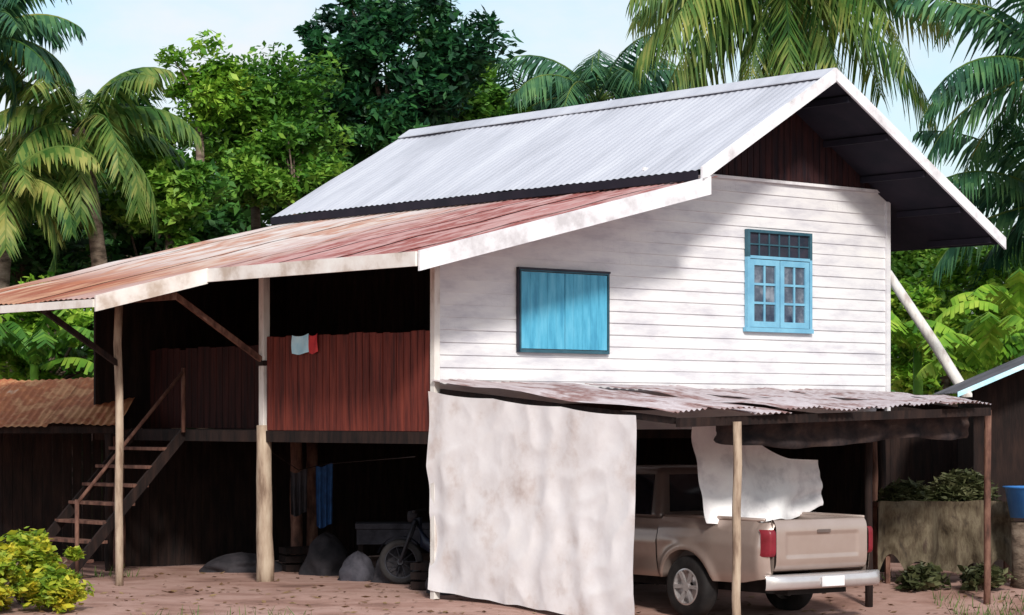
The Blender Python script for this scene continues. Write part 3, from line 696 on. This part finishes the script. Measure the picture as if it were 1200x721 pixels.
# ---------------- vegetation ----------------
def broad(name, px, py, rx_, rz_, Y, m, label, n=9000, size=.2, rc=.5, nc=40, cat='tree', aspect=.45, seed=0, ry=None):
    rg = np.random.default_rng(seed+int(px)+17)
    c = at(px, py, Y); s_ = F/Y; r = (rx_/s_, (ry or rx_*.8)/s_, rz_/s_)
    t = thing(name, (c.x, Y, 0), 0, label, cat)
    cc, P = clumped(rg, (0,0,c.z), r, nc, n, rc)
    P[:,2] = np.maximum(P[:,2], .1)
    quads_obj('crown', leaf_quads(P, size, rg, aspect), m, t)
    tk = MB(); tr_ = .10+.02*r[2]
    zf = max(.6, c.z-r[2]*.7)
    tk.tube([(0,0,-.2),(.08,.05,zf*.5),(-.03,0,zf)], [tr_*1.3,tr_,tr_*.7], 10)
    for k in range(0, nc, max(1, nc//12)):
        e = Vector(cc[k]); tk.tube([(0,0,zf*.96), (e.x*.4, e.y*.4, zf+(e.z-zf)*.55), tuple(e)], [tr_*.4,tr_*.18,.012], 6)
    tk.build('trunk', 'bark', t, smooth=True)
    return t
broad('bushy_tree', 300,150,95,90,50,'lf_mid','fine leaved light green tree rising left of the grey roof',19000,.16,.5,70)
broad('bushy_tree', 235,105,45,45,49,'lf_bright','bright yellow green leafy tree top between palm and dark tree',5500,.16,.35,26)
broad('bushy_tree', 345,200,70,60,48.5,'lf_mid','mid green tree low against the left end of the grey roof',7000,.17,.4,30)
broad('dark_tree', 455,85,115,105,53,'lf_teal','tall dark green tree standing highest left of the ridge',19000,.22,.48,105)
broad('dark_tree', 420,190,110,80,54,'lf_dark','dense dark tree low behind the left end of the ridge',12000,.24,.6,46)
broad('dark_tree', 350,255,120,110,57,'lf_dark','dark dense tree directly behind the left end of the grey roof',12000,.26,.7,40)
broad('dark_tree', 170,275,115,120,48,'lf_dark','shadowy dark tree behind the left lean-to roof',13000,.24,.6,50)
broad('dark_tree', 150,190,70,75,52,'lf_dark','dark tree filling the gap behind the yellowing palm',9000,.22,.5,40)
broad('dark_tree', 30,265,90,120,46,'lf_dark','dark tree under the drooping palm at the left edge',12000,.24,.6,44)
broad('leafy_tree', 200,225,75,55,45,'lf_mid','mid green tree in front of the shadowy trees at left',6500,.2,.4,28)
broad('leafy_shrub', 60,400,110,60,41,'lf_bright','bright green shrub behind the rusty roofed shed',9000,.18,.4,34,'shrub')
broad('leafy_shrub', 190,420,60,80,44,'lf_dark','dark green shrub hidden behind the stairs',5000,.2,.4,24,'shrub')
broad('leafy_tree', 545,125,85,55,57,'lf_mid','low mid green tree peeping over the left part of the ridge',9000,.2,.45,34)
broad('leafy_tree', 690,165,110,60,60,'lf_dark','dark tree mostly hidden behind the middle of the grey roof',8000,.24,.5,30)
broad('leafy_tree', 1110,385,110,80,46,'lf_bright','bright yellow green tree between white house and right palms',13000,.2,.4,50)
broad('leafy_tree', 1190,320,60,55,50,'lf_mid','mid green tree at the right edge under the palm fronds',7000,.2,.45,26)
broad('leafy_tree', 1070,330,80,60,53,'lf_mid','mid green tree directly right of the gable corner',8000,.2,.45,30)
broad('leafy_tree', 1000,330,90,80,56,'lf_dark','dark tree behind the right corner of the white house',7000,.24,.6,26)

def palm(px, py, Y, L, label, m='lf_palm', nf=22, base=None, seed=0, emin=-25, emax=75, curl=95, lw=.075, ns=42, droop=1.0):
    rg = random.Random(seed); c = at(px, py, Y)
    bx = base if base is not None else c.x+rg.uniform(-.6,.6)
    t = thing('coconut_palm', (bx, Y, 0), 0, label, 'palm tree', None)
    c = Vector((c.x-bx, 0, c.z))
    Q = []; rc_ = MB()
    for i in range(nf):
        az = 2*math.pi*i*.381966+rg.uniform(-.15,.15); e0 = R(emin+(emax-emin)*((i+.5)/nf)+rg.uniform(-6,6)); ll = L*rg.uniform(.85,1.12)
        cv = R(curl*rg.uniform(.75,1.2)); p = Vector(c); hz = Vector((math.cos(az), math.sin(az), 0)); sd_ = Vector((-math.sin(az), math.cos(az), 0)); pts = [p.copy()]
        for k in range(ns):
            tt = k/ns; e = e0-cv*tt**1.3; dr = hz*math.cos(e)+Vector((0,0,math.sin(e))); p = p+dr*ll/ns; pts.append(p.copy())
            if tt < .12: continue
            nl = L*.30*math.sin(math.pi*min(1,(.08+tt*.9)))**.5*rg.uniform(.7,1.15)
            for sg in (1,-1):
                if rg.random() < .06: continue
                dv = (sd_*sg*.85+dr*.55+Vector((0,0,-.45-.6*rg.random()))*droop+sd_*rg.uniform(-.12,.12)).normalized()
                w_ = dr*lw*.5; mid = p+dv*nl*.5; en = p+dv*nl*.98+Vector((0,0,-nl*.22))
                Q.append([p-w_*.7, mid-w_, mid+w_, p+w_*.7]); Q.append([mid-w_, en, en+w_*.15, mid+w_])
        rc_.tube(pts[::4]+[pts[-1]], [.03*(1-j/12)+.005 for j in range(len(pts[::4])+1)], 5)
    quads_obj('crown', np.array([[tuple(v) for v in q] for q in Q]), m, t)
    rc_.build('frond_stems', 'lf_palmy', t, smooth=True)
    n = 12; mids = []
    for i in range(n): 
        s_ = i/(n-1); mids.append(Vector((c.x*s_**1.6, 0, -.2+(c.z+.2)*s_)))
    MB().tube(mids, [.22-.09*(i/(n-1))**.5+(.03 if i % 2 else 0)*.3 for i in range(n)], 10).build('trunk', 'bark', t, smooth=True)
    for k in range(6):
        a = k*1.05; cc = c+Vector((.25*math.cos(a), .25*math.sin(a), -.22-.06*(k % 3)))
        MB().tube([cc+Vector((0,0,.12)), cc+Vector((0,0,.06)), cc, cc-Vector((0,0,.07)), cc-Vector((0,0,.12))], [.02,.09,.12,.09,.02], 8).build('coconut', 'lf_palmy', t, smooth=True)
palm(95,150,44,2.4,'palm with yellowing fronds at upper left, above the porch roof','lf_palmy',22,seed=1,base=-7.2)
palm(-25,45,43,2.0,'palm whose crown is cut by the top left corner','lf_palm',22,seed=2)
palm(10,215,42.5,1.9,'shorter palm with dry fronds at the left edge','lf_palmy',18,seed=3)
palm(612,150,60,3.4,'small distant palm over the left half of the roof ridge','lf_palm',18,seed=4,emin=0,base=.2)
palm(700,120,58,3.2,'distant palm over the middle of the roof ridge','lf_palm',20,seed=5,emin=-5,base=2.2)
palm(915,-20,46,3.8,'large palm with hanging fronds directly above the gable peak','lf_palmy',34,seed=6,emin=-65,emax=60,curl=70,ns=50,base=5.2,droop=1.7)
palm(1235,85,43,2.9,'palm at the right edge, upper one with long bluish fronds','lf_palm',24,seed=7,emin=-30,curl=70,base=10.5)
palm(1240,240,45,2.8,'palm at the right edge, lower one beside the gable eave','lf_palm',22,seed=8,emin=-20,curl=70,base=11.2)
palm(1185,-80,44,2.2,'palm above the top edge over the right palms','lf_palm',18,seed=9,emin=-40,curl=80,base=10.9)

def banana(px, Y, h, label, seed, m='lf_bright'):
    rg = random.Random(seed); x = (px-600)/F*Y
    t = thing('banana_plant', (x, Y, 0), 0, label, 'banana plant')
    MB().tube([(0,0,-.1),(.03,0,h*.5),(0,0,h)], [.14,.11,.07], 10).build('stem', 'lf_mid', t, smooth=True)
    b = MB()
    for i in range(11):
        az = i*2.4+rg.uniform(-.3,.3); e0 = R(rg.uniform(25,80)); L = rg.uniform(1.3,2.0); hz = Vector((math.cos(az), math.sin(az), 0)); sd_ = Vector((-math.sin(az), math.cos(az), 0))
        p = Vector((0,0,h-.1)); ns = 22; pr = []
        for k in range(ns+1):
            tt = k/ns; e = e0-R(105)*tt**1.4; dr = hz*math.cos(e)+Vector((0,0,math.sin(e)))
            wd = .26*math.sin(math.pi*min(.98,max(.03,(tt-.08))))**.5 if tt > .08 else .02
            pr.append((p.copy(), wd*rg.uniform(.7,1.1))); p = p+dr*L/ns
        for k in range(ns):
            (p0,w0),(p1,w1_) = pr[k],pr[k+1]; w1_ = w0*rg.uniform(.85,1); q = len(b.v)
            dn = Vector((0,0,-.12-.15*rg.random())); gp = (p1-p0)*.12*rg.random()
            b.v += [tuple(v) for v in (p0-sd_*w0+dn*w0*4+gp, p0, p0+sd_*w0+dn*w0*4+gp, p1-sd_*w1_+dn*w1_*4-gp, p1, p1+sd_*w1_+dn*w1_*4-gp)]
            b.f += [(q,q+1,q+4,q+3),(q+1,q+2,q+5,q+4)]
    b.build('leaves', m, t)
banana(1075,41,3.4,'banana plant nearest the white wall at right',1)
banana(1150,40,3.0,'banana plant behind the pale edged outbuilding roof',2)
banana(1195,43,3.9,'tall banana plant at the right edge below the palm',3)
banana(40,40,3.1,'banana plant with bright leaves behind the shed at left',4,'lf_mid')
banana(115,41.5,3.3,'banana plant behind the porch post at left',5,'lf_mid')

rg = np.random.default_rng(11); n = 42000
X = rg.uniform(-40,40,n); Yy = rg.uniform(63,70,n)
hh = 6.3+1.3*np.sin(X*.45)+.9*np.sin(X*1.13+2); Z = hh*rg.random(n)**.7
tag(quads_obj('distant_wood', leaf_quads(np.stack([X,Yy,Z],1), .55, rg, .6), 'lf_dark'), 'dark wood closing the view behind the houses', 'wood', kind='stuff')

def bush(px, Y, r, h, label, seed, m='lf_bush', n=4200, size=.10):
    rg = np.random.default_rng(seed); x = (px-600)/F*Y
    t = thing('leafy_bush', (x, Y, gz(x, Y)), 0, label, 'bush')
    cc, P = clumped(rg, (0,0,h*.5), (r, r, h*.5), 30, n, .17)
    P[:,2] = np.abs(P[:,2])+.02
    quads_obj('foliage', leaf_quads(P, size, rg, .55, .6), m, t)
    b = MB()
    for k in range(14): b.tube([(0,0,-.05), (cc[k][0]*.5, cc[k][1]*.5, cc[k][2]*.6), tuple(cc[k])], [.02,.014,.006], 5)
    b.build('stems', 'bark', t)
bush(28,28.2,.55,.85,'yellow green bush at the lower left corner, taller one',1,n=5500)
bush(-10,27,.6,.75,'yellow green bush cut by the lower left corner, nearer one',2,n=5500)
bush(66,27.2,.3,.42,'small low yellow green bush at the right foot of the corner bushes',3,n=2200)
bush(1085,31.0,.30,.3,'dull olive weeds at the left foot of the draped table',5,'lf_olive',700,.12)
bush(1150,30.9,.30,.26,'dull olive weeds at the right foot of the draped table',6,'lf_olive',600,.12)
n = 9000; X = rg.uniform(-9,10,n); Yy = rg.uniform(24,34,n)
keep = np.array([(noise.noise(Vector((x*.5, y*.5, 4))) > .12 and not (-5.2 < x < 4.8 and y > 26.4)) or (x > 5.3 and y < 30.3) for x, y in zip(X, Yy)])
X, Yy = X[keep], Yy[keep]; k = len(X)
Z = np.array([gz(x, y) for x, y in zip(X, Yy)])
P = np.stack([X, Yy, Z], 1); a = rg.normal(size=(k,3))*.35; a[:,2] = 1; hgt = rg.uniform(.05,.16,(k,1))
b_ = rg.normal(size=(k,3)); b_[:,2] = 0; b_ /= np.linalg.norm(b_, axis=1)[:,None]
tag(quads_obj('grass', np.stack([P-b_*.008, P+b_*.008, P+a*hgt+b_*.002, P+a*hgt-b_*.002], 1), 'grass'), 'short green grass tufts on the dirt yard', 'grass', kind='stuff')
n = 1800; X = rg.uniform(-8,9,n); Yy = rg.uniform(24,34,n); Z = np.array([gz(x, y) for x, y in zip(X, Yy)])+.012
th = rg.uniform(0,6.28,n); L = rg.uniform(.02,.07,(n,1)); P = np.stack([X,Yy,Z],1)
a = np.stack([np.cos(th),np.sin(th),rg.normal(size=n)*.15],1); b_ = np.stack([-np.sin(th),np.cos(th),rg.normal(size=n)*.25],1)
tag(quads_obj('leaf_litter', np.stack([P-a*L, P+b_*L*.45, P+a*L, P-b_*L*.45],1), 'litter'), 'dry fallen leaves and twigs scattered over the dirt yard', 'leaf litter', kind='stuff')
